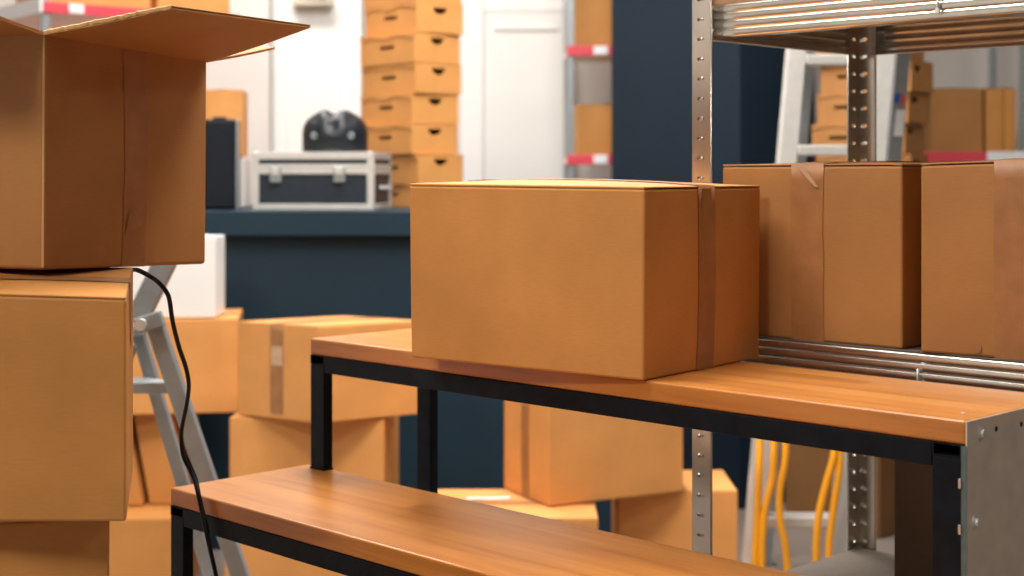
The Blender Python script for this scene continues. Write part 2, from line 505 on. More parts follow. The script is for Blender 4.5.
# galvanised side panel bolted to the right end of the upper bench
sp = MB(); LTOP_ = HC - 0.5205
sp.box((UL + 0.0004, -0.001, LTOP_ + 0.01), (UL + 0.0020, 0.272, UTOP - 0.0005))
spo = sp.build('side_panel', 'galv_flat', ub)
box_obj('flange', (UL - 0.0050, -0.0018, LTOP_ + 0.01), (UL + 0.0020, -0.0012, UTOP - 0.0295), 'alu_dark', spo)
tag(spo, 'grey galvanised steel end panel with bolts')
for (by, bz) in ((0.033, UTOP - 0.0185), (0.019, UTOP - 0.1215)):
    b = MB()
    b.disc((UL + 0.002, by, bz), (1, 0, 0), 0.0085, 0.0012, 18)
    b.disc((UL + 0.0032, by, bz), (1, 0, 0), 0.0058, 0.0045, 6)
    b.build('bolt', 'bolt', spo)
for (by, bz) in ((0.071, UTOP - 0.0175), (0.136, UTOP - 0.0195)):
    MB().disc((UL + 0.0018, by, bz), (1, 0, 0), 0.0035, 0.0006, 12).build('bolt_hole', 'black_hollow', spo)
for bz in (UTOP - 0.074, UTOP - 0.128):
    box_obj('clip', (UL - 0.008, -0.004, bz - 0.006), (UL - 0.004, -0.0018, bz + 0.006), 'galv', spo, 0.0008)
# small screw lying flush in the top near its right end
MB().disc((UL - 0.03, 0.05, UTOP + 0.0002), (0, 0, 1), 0.003, 0.0008, 10).build('screw', 'bolt', ub)

LTOP = HC - 0.5205
lb = bench('lower workbench with empty butcher block top and a black cable across its corner', -2.157, 1.352, 1.29, 0.287, LTOP, rear_inset=0.17)

# ================================================================== STEEL RACK
K = 1.042
rx, ry = UV(-1.4772 * K, 1.885 * K)
rack = thing('storage_rack', 'galvanised steel boltless rack with slotted posts and ribbed beams behind the benches', 'rack', (rx, ry, 0), ROT)
RL, RD = 1.25, 0.487 * K
def slot_hole(cx, cy, s=1):
    pts = []
    for k in range(10):
        a = 2 * PI * k / 10
        pts.append((cx + 0.0050 * math.cos(a), cy + 0.0031 * math.sin(a)))
    return pts
def post(x, y, sx, sy):
    m = MB(); w, pitch, H = 0.0375, 0.0328, 2.05
    n = int(H / pitch)
    for k in range(n):
        z = k * pitch
        # flange along x (plane y), flange along y (plane x)
        m.holed((x if sx > 0 else x - w, y, z), (1, 0, 0), (0, 0, 1), w, pitch, slot_hole(0.015 if sx > 0 else w - 0.015, pitch * 0.5), 0.0014 * (-1 if sy < 0 else -1))
        m.holed((x, y if sy > 0 else y - w, z), (0, 1, 0), (0, 0, 1), w, pitch, slot_hole(0.015 if sy > 0 else w - 0.015, pitch * 0.5), 0.0014)
        bx_ = x + sx * 0.0165
        if sy > 0: m.tube([(bx_ + sx * 0.001, y - 0.0006 * sy, z + pitch * 0.5), (bx_ + sx * 0.0065, y - 0.0004 * sy, z + pitch * 0.5)], [0.0022, 0.0030], 8)
    # rolled lips on the free edges
    m.tube([(x + sx * w, y + sy * 0.0012, 0), (x + sx * w, y + sy * 0.0012, n * pitch)], 0.0020, 8)
    m.tube([(x + sx * 0.0012, y + sy * w, 0), (x + sx * 0.0012, y + sy * w, n * pitch)], 0.0020, 8)
    m.build('post', 'galv', rack, weld=False, fix=True)
for (x, y, sx, sy) in ((0, 0, 1, 1), (RL, 0, -1, 1), (0, RD, 1, -1), (RL, RD, -1, -1)):
    post(x, y, sx, sy)
def beam(p, q, outward, z0, z1, name='beam'):
    """ribbed C beam from p to q (2D, rack axes); outward = 2D unit vector the ribs face"""
    p, q, o = Vector((p[0], p[1], 0)), Vector((q[0], q[1], 0)), Vector((outward[0], outward[1], 0))
    h = z1 - z0
    prof = [(-0.018, 0.0), (-0.003, 0.0)]
    nf = 4
    for k in range(nf):
        z0_, z1_ = h * k / nf, h * (k + 1) / nf
        g_ = h / nf
        prof += [(-0.0017, z0_ + 0.02 * g_), (-0.0005, z0_ + 0.12 * g_), (0.0, z0_ + 0.24 * g_), (0.0002, z0_ + 0.5 * g_), (0.0, z0_ + 0.76 * g_), (-0.0005, z0_ + 0.88 * g_), (-0.0017, z0_ + 0.98 * g_)]
    prof += [(-0.003, h), (-0.014, h)]
    m = MB()
    m.sheet([[p.lerp(q, i / 24) + o * a + Vector((0, 0, z0 + z)) for (a, z) in prof] for i in range(25)], smooth=True)
    ob = m.build(name, 'galv', rack, solid=0.0012)
    return ob
w_ = 0.0392
LEVELS = [tuple(HC + (z - HC) * K for z in l) for l in ((0.502, 0.5535), (0.930, 0.983), (1.4515, 1.503))]
for (z0, z1) in LEVELS:
    fb = beam((w_, 0.0035), (RL - w_, 0.0035), (0, -1), z0, z1)
    if z0 > 0.6:
        pin = MB(); px_ = 0.417 if z0 < 1.2 else 0.449
        pin.tube([(px_, -0.0015, z0 + 0.012), (px_, -0.0015, z0 + 0.034)], 0.0021, 8)
        pin.disc((px_, -0.0045, z0 + 0.012), (0, 1, 0), 0.0042, 0.004, 10)
        pin.build('locking_pin', 'bolt', fb)
    beam((w_, RD - 0.0035), (RL - w_, RD - 0.0035), (0, 1), z0, z1)
    beam((0.0035, w_), (0.0035, RD - w_), (-1, 0), z0, z1)
    beam((RL - 0.0035, w_), (RL - 0.0035, RD - w_), (1, 0), z0, z1)
    cb = MB(); cx_ = 0.446
    cb.box((cx_, 0.02, z1 - 0.030), (cx_ + 0.0015, RD - 0.02, z1 - 0.0008)); cb.box((cx_, 0.02, z1 - 0.030), (cx_ + 0.03, RD - 0.02, z1 - 0.0285))
    cb.build('crossbar', 'galv', rack, weld=False)
    box_obj('shelf_board', (0.004, 0.006, z1 + 0.0008), (RL - 0.004, RD - 0.006, z1 + (0.0035 if z0 < 1.2 else 0.018)), 'mdf' if z0 > 1.2 else 'shelf_grey', rack, 0.0006)
SH = [z1 + 0.0038 for (_, z1) in LEVELS]

# ================================================================== NEAR BOXES
# big box on the upper bench
bxr = carton('large taped cardboard box alone on the higher butcher block bench', (0.1843, 2.090), 52, 0.335, 0.437, UTOP + 0.0006, 0.2735, 'y',
       warp={(0, 1, 1): (0, 0.004, 0.003), (1, 0, 1): (0.005, 0, 0.0), (0, 0, 1): (0, -0.002, 0), (1, 1, 1): (0, 0, 0.009)}, bulge=0.0035, drop=(1.0, 0.5))
# patch of shiny tape at the end of its seam
tp = MB(); rows = []
for i in range(7):
    zz = 0.273 * (0.985 - 0.31 * i / 6)
    rows.append([Vector((0.1675 + a * 0.013 + 0.002 * math.sin(i * 2.1), -0.0030 - 0.0008 * abs(math.sin(i * 1.3 + a * 2)), zz)) for a in (-1, -0.4, 0.3, 1)])
tp.sheet(rows, smooth=True); tp.build('tape_end', 'tape', bxr)

# two boxes on the rack's middle shelf
x, y = UV(-1.427 * K, 1.896 * K)
s1 = carton('cardboard box on the rack shelf behind the big bench box, wide tape down its middle', (x, y), -45, 0.318 * K, 0.40, SH[1], 0.2655 * K, 'y', bulge=0.003, tape_w=0.060, mat='card_brown')
tp = MB(); rows = []
for i in range(6):
    t_ = i / 5
    rows.append([Vector((0.1655 - 0.015 + 0.034 * t_ + a * (0.007 - 0.004 * t_), -0.0042, 0.2760 - 0.036 * t_)) for a in (-1, 0, 1)])
tp.sheet(rows, smooth=True); tp.build('tape_end', 'tape_clear', s1)
s2 = carton('cardboard box on the rack shelf above the galvanised bench panel, with a small scuff', (0.5736 * K, 2.092 * K), -40, 0.285, 0.345, SH[1], 0.2655 * K, 'y',
       warp={(1, 0, 1): (0.0, -0.004, 0.008)}, bulge=0.003, tape_w=0.060, mat='card_brown')
sc_ = MB(); sc_.disc((0.085, -0.0018, 0.012), (0, -1, 0), 0.008, 0.0003, 10)
sc_.build('scuff', 'tape', s2)
# shaded box on the lowest rack shelf
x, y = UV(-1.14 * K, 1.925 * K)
carton('dark shaded cardboard box on the lowest rack shelf behind the black bench leg', (x, y), -45, 0.34, 0.36, SH[0], 0.30, 'y', tape_w=0.04, mat='card_shaded', drop=(0.0001, 0.2))

# ------------------------------------------------------------------ left stack
LBZ = HC - 0.4305
carton('tall brown carton at the bottom of the near stack with the open box', (-0.976, 1.773), 16, 0.48, 0.30, 0.001, LBZ - 0.003, 'x', drop=(0.0001, 0.3), bulge=0.0004)
carton('closed cardboard box in the near stack, directly under the open box', (-0.9255, 1.787), 8, 0.45, 0.33, LBZ, 0.2975, 'x',
       warp={(0, 0, 0): (0, 0, 0.014), (0, 1, 0): (0, 0, 0.010), (1, 0, 1): (0.001, 0, -0.0175), (0, 0, 1): (0, 0, 0.002), (0, 1, 1): (0, 0, 0.003), (1, 1, 1): (-0.027, 0.0, -0.0005), (1, 1, 0): (-0.027, 0.0, 0.0), (1, 0, 0): (0.001, 0, 0)},
       bulge=0.001, drop=(0.0001, 0.3))

OL, OD, OH = 0.363, 0.35, 0.3155
ob = thing('open_box', 'cardboard box with four flaps spread open on top of the near stack', 'box', (-0.63, 2.0, HC - 0.1275), R(65.3))
ofn = warp_fn(OL, OD, OH, {(1, 0, 0): (0, 0, -0.0117), (1, 1, 0): (0, 0, -0.0117), (1, 0, 1): (0.004, 0, -0.012), (1, 1, 1): (0, 0, -0.012), (0, 0, 1): (0.0, -0.002, 0)})
w = 0.0045
b = MB()
N = 8
def wall(p0, p1, nrm):
    rows_o, rows_i = [], []
    for i in range(N + 1):
        ro, ri = [], []
        for j in range(N + 1):
            s_, r_ = j / N, i / N
            q = Vector(p0).lerp(Vector(p1), s_); q.z = OH * r_
            q += Vector(nrm) * (0.004 * math.sin(PI * s_) * math.sin(PI * r_))
            ro.append(q)
        rows_o.append(ro)
    b.sheet(rows_o)
wall((0, 0, 0), (OL, 0, 0), (0, -1, 0)); wall((OL, 0, 0), (OL, OD, 0), (1, 0, 0)); wall((OL, OD, 0), (0, OD, 0), (0, 1, 0)); wall((0, OD, 0), (0, 0, 0), (-1, 0, 0))
b.sheet([[Vector((OL * i / N, OD * j / N, 0)) for i in range(N + 1)] for j in range(N + 1)])
body = b.build('body', 'card_brown', ob, bevel=0.0055, seg=3, fn=ofn)
rb = MB(); rows = []  # pale strip painted along the near corner as its edge highlight
for i in range(25):
    r_ = i / 24
    wd = 0.0022 + 0.0012 * noise.noise(Vector((0, 3.3, r_ * 9)))
    row = [Vector((0.0055 * (1 - math.cos(a)) - 0.0004 + k * 0.0, 0.0055 * (1 - math.sin(a)) - 0.0004, OH * (0.01 + 0.985 * r_))) for k, a in enumerate((R(30), R(45), R(60)))]
    rows.append([ofn(p) for p in row])
rb.sheet(rows, smooth=True); rb.build('corner_highlight', 'card_inside', ob)
tp = MB(); rows = []
for i in range(6):
    t_ = i / 5
    rows.append([ofn(Vector((0.187 + a * (0.014 + 0.008 * t_), -0.0044 + 0.0002 * math.sin(i * 3 + a * 2), 0.085 - 0.03 * t_ + 0.006 * a))) for a in (-1, 0, 1)])
tp.sheet(rows, smooth=True); tp.build('tape_end', 'tape', ob)
sm = body.modifiers.new('solid', 'SOLIDIFY'); sm.thickness = w; sm.offset = -1
c00, c10, c11, c01 = [ofn(Vector(p)) for p in ((0, 0, OH), (OL, 0, OH), (OL, OD, OH), (0, OD, OH))]
FL = 0.195
corrugated(ob, c00, c10, (0.006, -0.207, 0.020), (0.0, -0.190, 0.041), bend=0.006)                       # flap of the right face
corrugated(ob, c10, c11, (FL, 0.004, 0.032), (FL, 0.0, 0.040), bend=0.004)                        # flap of the far face
corrugated(ob, c00, c01, (-FL, 0.0, 0.030), bend=0.006)                         # flap of the left face
corrugated(ob, c01, c11, (0, FL, 0.05), bend=0.004)                             # far left flap
# torn pale paper along the cut edge of the right flap
tr = MB(); rows = []
fa, fb = c00 + Vector((0, 0, 0.0045)), c00 + Vector((0.006, -0.207, 0.0305))
for i in range(40):
    t_ = i / 39
    q = fa.lerp(fb, t_); q.z += 0.0010 + 0.0016 * noise.noise(Vector((t_ * 30, 2.2, 0)))
    q.x += 0.0022 * noise.noise(Vector((t_ * 26, 5.1, 0)))
    wd = 0.0025 + 0.004 * abs(noise.noise(Vector((t_ * 14, 0.3, 0)))) + (0.006 if 0.55 < t_ < 0.72 else 0)
    rows.append([q + Vector((-0.001, 0, -0.0050 + 0.0022 * noise.noise(Vector((t_ * 40, 9.2, 0))))), q + Vector((-0.0022, 0, -0.001)), q + Vector((0, 0, 0.0004)), q + Vector((wd, 0, 0.0006))])
tr.sheet(rows); tr.build('torn_edge', 'card_inside', ob)
tp = MB(); rows = []
for i in range(13):
    r_ = i / 12
    rows.append([ofn(Vector((0.187 + a * 0.026 + (random.uniform(-.001, .001) if abs(a) == 1 else 0), -0.0007 - 0.004 * math.sin(PI * r_) * 1.0, OH * r_ * 0.999))) for a in (-1, -0.4, 0.4, 1)])
tp.sheet(rows, smooth=True); tp.build('tape', 'tape', ob)

# ------------------------------------------------------------------ black cable from under the open box
cab = spline([W(133.5, 269.8, 2.24), W(137, 270, 2.16), W(146, 274, 2.10), W(158, 282, 2.12), W(167, 293, 2.14), W(170, 303, 2.16), W(172.5, 321, 2.19), W(179, 347, 2.24),
              W(186, 368, 2.28), W(188.8, 385, 2.31), W(187, 403, 2.34), W(181.5, 432, 2.38), W(183, 455, 2.40),
              W(190, 470, 2.41), W(195.0, 481.5, 2.405), W(198, 494, 2.395), W(202, 513, 2.39), W(209, 545, 2.37), W(217, 580, 2.35), W(228, 640, 2.33), W(240, 760, 2.31), W(246, 900, 2.28), Vector((-0.385, 2.20, 0.03)), Vector((-0.36, 2.10, 0.0045)), Vector((-0.27, 1.98, 0.0045)), Vector((-0.10, 1.95, 0.0045)), Vector((0.12, 2.02, 0.0045))], 6)
cab2 = spline([W(181.2, 434, 2.385), W(183.6, 450, 2.405), W(190.5, 466, 2.42), W(196, 479, 2.415), W(199, 494, 2.402), W(205, 520, 2.39), W(212, 556, 2.37), W(223, 612, 2.35), W(234, 700, 2.33), W(241, 800, 2.32), W(246, 895, 2.285)], 6)
cm = MB(); cm.tube(cab, 0.0034, 8)
cable = cm.build('power_cable', 'rubber', None, fix=True)
tag(cable, 'thin black cable hanging from under the open box over the lower bench corner', 'cable')
cm = MB(); cm.tube(cab2, 0.0030, 8); cm.build('return_strand', 'rubber', cable, fix=True)

# ================================================================== BOXES BEHIND
A_T = HC - 0.428
carton('cardboard box with a white carton on top, left of the counter', (-1.2506, 4.369), 8, 0.440, 0.34, 0.5285, 0.280, 'x', drop=(0.0001, 0.2), mat='card_pale', bulge=0.0005)
carton('plain white carton standing against the counter on a cardboard box', (-1.29, 4.43), 0, 0.407, 0.155, 0.8105, 0.2415, 'x', mat='white', tape_mat='label', drop=(0.3, 0.3), name='white_carton')
lean = {(0, 0, 1): (-0.05, 0, 0), (1, 0, 1): (-0.05, 0, 0), (0, 1, 1): (-0.05, 0, 0), (1, 1, 1): (-0.05, 0, 0)}
carton('narrow leaning cardboard box behind the grey stepladder, below the box with the white carton', (-1.085, 4.46), 0, 0.12, 0.30, 0.2495, 0.277, 'y', tape_w=0.03, drop=(0.0001, 0.2), bulge=0.0005, warp=lean)
carton('narrow leaning cardboard box touching the near stack, left of another narrow one', (-1.255, 4.44), 0, 0.155, 0.32, 0.2495, 0.277, 'y', tape_w=0.03, drop=(0.0001, 0.2), bulge=0.0005, warp=lean)
carton('cardboard box on the floor behind the near stack, left of the lower bench leg', (XY(96, 4.28)[0], 4.28), 2, 0.235, 0.44, 0.001, 0.246, 'x', drop=(0.0001, 0.2), bulge=0.0005)
Bx = XY(318, 4.1)
skew = {(0, 1, 0): (-0.1344, 0, 0), (1, 1, 0): (-0.1344, 0, 0), (0, 1, 1): (-0.1344, 0, 0), (1, 1, 1): (-0.1344, 0, 0)}
carton('cardboard box with torn shiny tape, topmost of the stack in front of the navy counter', Bx, 31.1, 0.329, 0.2563, HC - 0.684, 0.268, 'x',
       warp=skew, mat='card_pale', drop=(0.95, 0.4), tape_w=0.042, bulge=0.002)
bt = [o for o in bpy.data.objects if o.get('label', '').startswith('cardboard box with torn')][0]
tp = MB(); tp.sheet([[Vector((-0.1344 * (0.125 + a) / 0.2563 - 0.0045, 0.125 + a, 0.205 - b_)) for a in (-0.018, 0.0, 0.018)] for b_ in (0, 0.03, 0.055)], smooth=True)
tp.build('tape_end', 'tape_clear', bt)
carton('cardboard box in the middle of the counter stack, shaded by the turned box on it', (XY(228, 4.21)[0], 4.23), -3, 0.442, 0.33, 0.2795, 0.2680, 'x', mat='card_pale', drop=(0.0001, 0.2), bulge=0.0004)
carton('cardboard box at the bottom of the counter stack, seen beneath the lower bench', (XY(228, 4.21)[0] - 0.01, 4.21), -2, 0.46, 0.34, 0.001, 0.2765, 'x', mat='card_pale', drop=(0.0001, 0.2), bulge=0.0004)
Dx = XY(549, 4.0)
carton('cardboard box turned cornerwise behind the benches, resting across two lower boxes', Dx, 27, 0.43, 0.27, 0.3445, 0.276, 'x',
       mat='card_pale', drop=(1.0, 0.3), tape_w=0.045)
carton('low cardboard box with white tape end on top, behind the lower bench', (-0.215, 3.88), 0, 0.440, 0.36, 0.001, 0.341, 'x', mat='card_pale', drop=(0.05, 0.2), tape_mat='tape', bulge=0.0004)
e1 = [o for o in bpy.data.objects if o.get('label', '').startswith('low cardboard box with white')][0]
tp = MB(); tp.sheet([[Vector((0.09 + 0.12 * i / 4, 0.225 + 0.012 * j + 0.01 * i / 4, 0.3430 + 0.0008 * math.sin(i * 2))) for i in range(5)] for j in (-1, 0, 1)], smooth=True)
tp.build('tape_end', 'label', e1)
carton('cardboard box on the floor behind the slotted rack post', (XY(618, 4.22)[0], 4.22), 0, 0.339, 0.30, 0.001, 0.341, 'y', mat='card_pale', drop=(0.0001, 0.2), bulge=0.0004)

# tall carton and brown archive boxes by the right ladder
carton('tall brown carton behind the ladder, under the archive boxes', XY(880, 5.05), 45, 0.44, 0.385, 0.001, 1.085, 'x', name='tall_carton', mat='card_part_shaded', drop=(0.2, 0.2), bulge=0.0004)

# ------------------------------------------------------------------ archive boxes with hand holes
def archive_proto(L, D, H, sh=0.0, hs=0.0, mat='card_pale'):
    """flat box; x = short side with half-moon hand hole, y = long side with slot; origin at the near corner"""
    root = thing('archive_box', '', 'box', (0, 0, 0))
    t = 0.004
    m = MB()
    hh = H - 0.003
    hc0 = L / 2 - hs
    half = [(hc0 - 0.032, hh * 0.86)] + [(hc0 + 0.032 * math.cos(a), hh * 0.86 + 0.024 * math.sin(a)) for a in [PI + PI * k / 8 for k in range(1, 8)]] + [(hc0 + 0.032, hh * 0.86)]
    m.holed((0, 0, 0), (1, 0, 0), (0, 0, 1), L, hh, half, t)
    sc0 = D / 2 - sh
    slot = [(sc0 - 0.042, hh * 0.50), (sc0 + 0.042, hh * 0.50), (sc0 + 0.042, hh * 0.50 + 0.013), (sc0 - 0.042, hh * 0.50 + 0.013)]
    m.holed((0, D, 0), (0, -1, 0), (0, 0, 1), D, hh, slot, t)
    m.box((L - t, 0, 0), (L, D, hh)); m.box((t, D - t, 0), (L - t, D, hh)); m.box((t, t, 0), (L - t, D - t, t))
    m.build('body', mat, root, weld=False)
    l = MB()
    n = 14
    # lid sheet with a wavy tucked front edge on the two visible sides
    l.box((-0.001, -0.001, hh + 0.0003), (L + 0.001, D + 0.001, H - 0.0006))
    for k in range(n):
        y0, y1 = D * k / n, D * (k + 1) / n
        dz = 0.012 + 0.006 * math.cos(2 * PI * k / n * 2)
        l.box((-0.0035, y0, hh - dz), (-0.0012, y1, H - 0.0006))
    l.build('lid', mat, root, weld=False)
    return root
ORD = ['lowest', 'second from the bottom', 'third from the bottom', 'fourth from the bottom', 'fifth from the bottom', 'sixth from the bottom', 'seventh from the bottom', 'eighth from the bottom']
CT = HC - 0.117             # counter top
HB = 0.1062
HB = 0.1085
arch = archive_proto(0.210, 0.322, HB)
sx, sy = XY(415.5, 5.31)
for k in range(8):
    o = arch if k == 0 else copy_tree(arch)
    dx = 0.010 if k < 2 else (-0.014 if k in (2, 3) else 0.004 * math.sin(k * 2.3))
    o.location = (sx + dx, sy + 0.004 * math.cos(k * 1.9), CT + 0.001 + (k * (HB + 0.0006) - 0.026 if k else 0))
    o.scale = (1, 1, 0.755 if k == 0 else 1.0)
    o.rotation_euler = (0, 0, R(41 + 1.6 * math.sin(k * 1.7)))
    tag(o, 'flat brown archive box, %s in the tall stack on the navy counter' % ORD[k], 'box', 'archive boxes stacked on the counter')
arch2 = archive_proto(0.20, 0.345, 0.110, sh=0.065, hs=0.04, mat='card_brown')
sx, sy = XY(908, 5.22)
for k in range(6):
    o = arch2 if k == 0 else copy_tree(arch2)
    o.location = (sx + 0.012 * math.sin(k * 2.1), sy, 1.0875 + k * 0.1105)
    o.rotation_euler = (0, 0, R(55 + 3 * math.sin(k * 1.3)))
    tag(o, 'brown archive box, %s in the stack behind the right ladder' % ORD[k], 'box', 'archive boxes behind the ladder')

# ================================================================== COUNTER AND THINGS ON IT
ct = thing('counter', 'long navy counter with overhanging top, carrying the silver edged case', 'counter', (-1.42, 4.86, 0))
box_obj('worktop', (0, 0, CT - 0.082), (1.90, 0.86, CT), 'navy', ct, 0.004)
box_obj('front_panel', (0.02, 0.05, 0.0), (1.88, 0.07, CT - 0.0825), 'navy', ct)
box_obj('side_panel', (0.02, 0.0705, 0.0), (0.04, 0.84, CT - 0.0825), 'navy', ct)
box_obj('side_panel', (1.86, 0.0705, 0.0), (1.88, 0.84, CT - 0.0825), 'navy', ct)
box_obj('back_panel', (0.041, 0.82, 0.0), (1.859, 0.84, CT - 0.0825), 'navy', ct)

# flight case
fc0 = XY(252, 4.97)
fc = thing('flight_case', 'black case with silver aluminium edges and two latches on the navy counter', 'case', (fc0[0], fc0[1], CT + 0.0008), R(-6))
CL, CD, CH = 0.412, 0.32, 0.192
lid = 0.052
box_obj('body', (0.004, 0.004, 0.004), (CL - 0.004, CD - 0.004, CH - lid), 'case_black', fc, 0.003)
box_obj('lid', (0.004, 0.004, CH - lid + 0.0006), (CL - 0.004, CD - 0.004, CH - 0.002), 'case_black', fc, 0.003)
e = 0.0225
m = MB()
for z0, z1 in ((0.0, 0.020), (CH - 0.024, CH)):
    m.box((0.003, 0, z0), (CL - 0.003, 0.01, z1)); m.box((0.003, CD - 0.01, z0), (CL - 0.003, CD, z1))
    m.box((0, 0.003, z0), (0.01, CD - 0.003, z1)); m.box((CL - 0.01, 0.003, z0), (CL, CD - 0.003, z1))
for x0 in (0, CL - e):
    for y0 in (0, CD - e):
        m.box((x0, y0, 0.018), (x0 + e, y0 + e, CH - 0.02))
m.box((0.002, 0.002, CH - 0.003), (CL - 0.002, CD - 0.002, CH))
m.build('edge_frame', 'alu_white', fc, 0.003, weld=False)
m = MB()
for za, zb in ((CH - lid - 0.021, CH - lid), (CH - lid + 0.001, CH - lid + 0.012)):
    m.box((e, -0.001, za), (CL - e, 0.006, zb)); m.box((CL - 0.006, e, za), (CL + 0.001, CD - e, zb))
m.build('closing_band', 'alu_white', fc, 0.002, weld=False)
for lx in (0.082, 0.298):
    l = box_obj('latch', (lx - 0.019, -0.012, CH - lid - 0.048), (lx + 0.019, -0.0012, CH - lid + 0.006), 'alu', fc, 0.003)
    box_obj('latch_tongue', (lx - 0.013, -0.018, CH - lid - 0.024), (lx + 0.013, -0.0122, CH - lid + 0.002), 'bolt', l, 0.003)
for x0 in (0.012, CL - 0.012):
    for z0 in (0.014, CH - 0.010):
        m = MB(); bmesh.ops.create_uvsphere(m.bm, u_segments=14, v_segments=10, radius=0.0125, matrix=Matrix.Translation((x0, 0.012, z0)))
        m.build('corner_ball', 'bolt', fc, smooth=True)
h = MB(); h.tube(spline([(CL + 0.001, 0.10, 0.075), (CL + 0.018, 0.115, 0.072), (CL + 0.02, 0.16, 0.07), (CL + 0.018, 0.205, 0.072), (CL + 0.001, 0.22, 0.075)], 5), 0.006, 8)
h.build('handle', 'bolt', fc)

# helmet
hc = XY(334.5, 5.08)
hl = thing('helmet', 'glossy black helmet with two pale round studs, on top of the silver edged case', 'helmet', (hc[0], hc[1] + 0.02, CT + 0.0008 + CH + 0.0008), R(2))
m = MB()
bmesh.ops.create_uvsphere(m.bm, u_segments=64, v_segments=40, radius=1.0)
g = math.exp
for v in m.bm.verts:
    x_, y_, z_ = v.co
    zc = max(z_, -0.42)
    wx = 0.111 * (1.0 - 0.10 * max(0, zc) ** 2)
    sq = 1.0
    X_, Y_ = x_ * wx, y_ * 0.125
    if z_ < 0:
        k_ = 1.0 / max(0.35, math.sqrt(max(1e-4, x_ * x_ + y_ * y_)))
        X_, Y_ = x_ * k_ * wx * (1.0), y_ * k_ * 0.125
        if z_ < -0.42:
            f_ = (1 + z_) / 0.58
            X_ *= f_; Y_ *= f_
    top = 0.143 - 0.046
    Z_ = 0.046 + (zc * top if zc > 0 else zc * 0.046 / 0.42)
    # boxier crown with two lobes and a trough between them
    if zc > 0:
        Z_ += 0.006 * g(-((abs(x_) - 0.34) / 0.2) ** 2) * zc + 0.030 * (1 - zc) * zc * 1.6
        Z_ -= 0.012 * g(-(x_ / 0.15) ** 2) * zc
        X_ *= 1.0 + 0.10 * zc
    if y_ < 0 and z_ > -0.42:
        fr = -y_
        dep = 0.018 * g(-(x_ / 0.15) ** 2 - ((zc - 0.36) / 0.16) ** 2)      # dark vent in the brow
        dep += 0.016 * g(-((abs(x_) - 0.52) / 0.13) ** 2 - ((zc - 0.55) / 0.16) ** 2)
        dep += 0.020 * g(-(x_ / 0.34) ** 2 - ((zc + 0.30) / 0.16) ** 2)     # mouth recess
        dep -= 0.002 * g(-((abs(x_) - 0.24) / 0.16) ** 2 - ((zc - 0.30) / 0.25) ** 2)
        Y_ += dep * fr
    v.co = (X_, Y_, Z_)
m.build('shell', 'gloss_black', hl, smooth=True, weld=False)
for sx_ in (-1, 1):
    r_ = MB(); n = 20
    cxp, czp = sx_ * 0.062, 0.056
    yy = -0.108
    rows = []
    for i in range(n + 1):
        a = 2 * PI * i / n
        rows.append([Vector((cxp + (0.0085 + 0.0025 * math.cos(b_)) * math.cos(a), yy + 0.0025 * math.sin(b_), czp + (0.0085 + 0.0025 * math.cos(b_)) * math.sin(a))) for b_ in [2 * PI * q / 8 for q in range(9)]])
    r_.sheet(rows, smooth=True)
    r_.build('stud', 'alu', hl)

# upright black case, box behind it
sb = XY(203, 5.0)
sp_ = thing('speaker', 'upright black loudspeaker cabinet on the counter beside the open box', 'speaker', (sb[0], sb[1], CT + 0.001), R(6))
box_obj('cabinet', (0, 0.004, 0.0), (0.108, 0.20, 0.303), 'speaker_black', sp_, 0.004)
box_obj('grille', (0.006, -0.002, 0.008), (0.102, 0.0035, 0.295), 'speaker_black', sp_, 0.002)
box_obj('edge_trim', (0.1085, 0.0, 0.0), (0.117, 0.02, 0.303), 'alu', sp_, 0.002)
box_obj('top_handle', (0.03, 0.02, 0.3035), (0.075, 0.05, 0.312), 'rubber', sp_, 0.003)
wc = XY(206, 5.38)
carton('pale box on the counter, between the loudspeaker and the case', wc, 4, 0.140, 0.20, CT + 0.001, 0.178, 'y', mat='grey_wall', tape_mat='label', name='white_carton', tape_w=0.03, drop=(0.3, 0.2))
carton('small cardboard box standing on the pale box behind the loudspeaker', XY(200, 5.38), 4, 0.150, 0.20, CT + 0.184, 0.242, 'y', mat='card_pale', tape_w=0.03, drop=(0.0001, 0.2))

# ================================================================== WALL SHELVES WITH RED RAILS
def shelf_unit(label, C, theta, L, D, levels, rails, labels_at, white_from=None, side_white=False):
    root = thing('shelf_unit', label, 'shelf', (C[0], C[1], 0), R(theta))
    for x0 in (0.0, L - 0.03):
        for y0 in (0.0, D - 0.03):
            if side_white and x0 > 0 and y0 == 0: continue
            box_obj('post', (x0, y0 + 0.004, 0), (x0 + 0.03, y0 + 0.034, 2.6), 'alu', root, 0.002)
    for z in levels:
        s = box_obj('shelf_board', (0.0, 0.0355, z - 0.025), (L, D - 0.001, z), 'galv_flat' if not side_white else 'underside', root)
        r0 = MB()
        if white_from:
            r0.box((-0.002, -0.006, z - 0.030), (white_from, 0.0035, z + 0.014)); r0.build('price_rail', 'red', root, 0.002)
            box_obj('price_rail', (white_from + 0.001, -0.006, z - 0.030), (L, 0.0035, z + 0.014), 'label', root, 0.002)
        else:
            r0.box((-0.002, -0.006, z - 0.030), (L, 0.0035, z + 0.014)); r0.build('price_rail', 'red', root, 0.002)
        if side_white:
            box_obj('end_strip', (-0.016, -0.006, z - 0.030), (-0.0025, D, z + 0.03), 'label', root, 0.002)
        for a in labels_at:
            box_obj('label_holder', (a, -0.011, z - 0.026), (a + 0.062, -0.0065, z + 0.012), 'label', root, 0.002)
    return root
ZR = HC + (HZ - 158) / F * 6.6
ZR2 = HC + (HZ - 50) / F * 6.6
SX = XY(567, 6.6)[0]
shelf_unit('grey shelving with two red price rails, left of the navy partition', (SX, 6.55), 0, 0.86, 0.45, [0.45, ZR, ZR2], None, [0.115])
ZR3 = HC + (HZ - 155) / F * 6.6
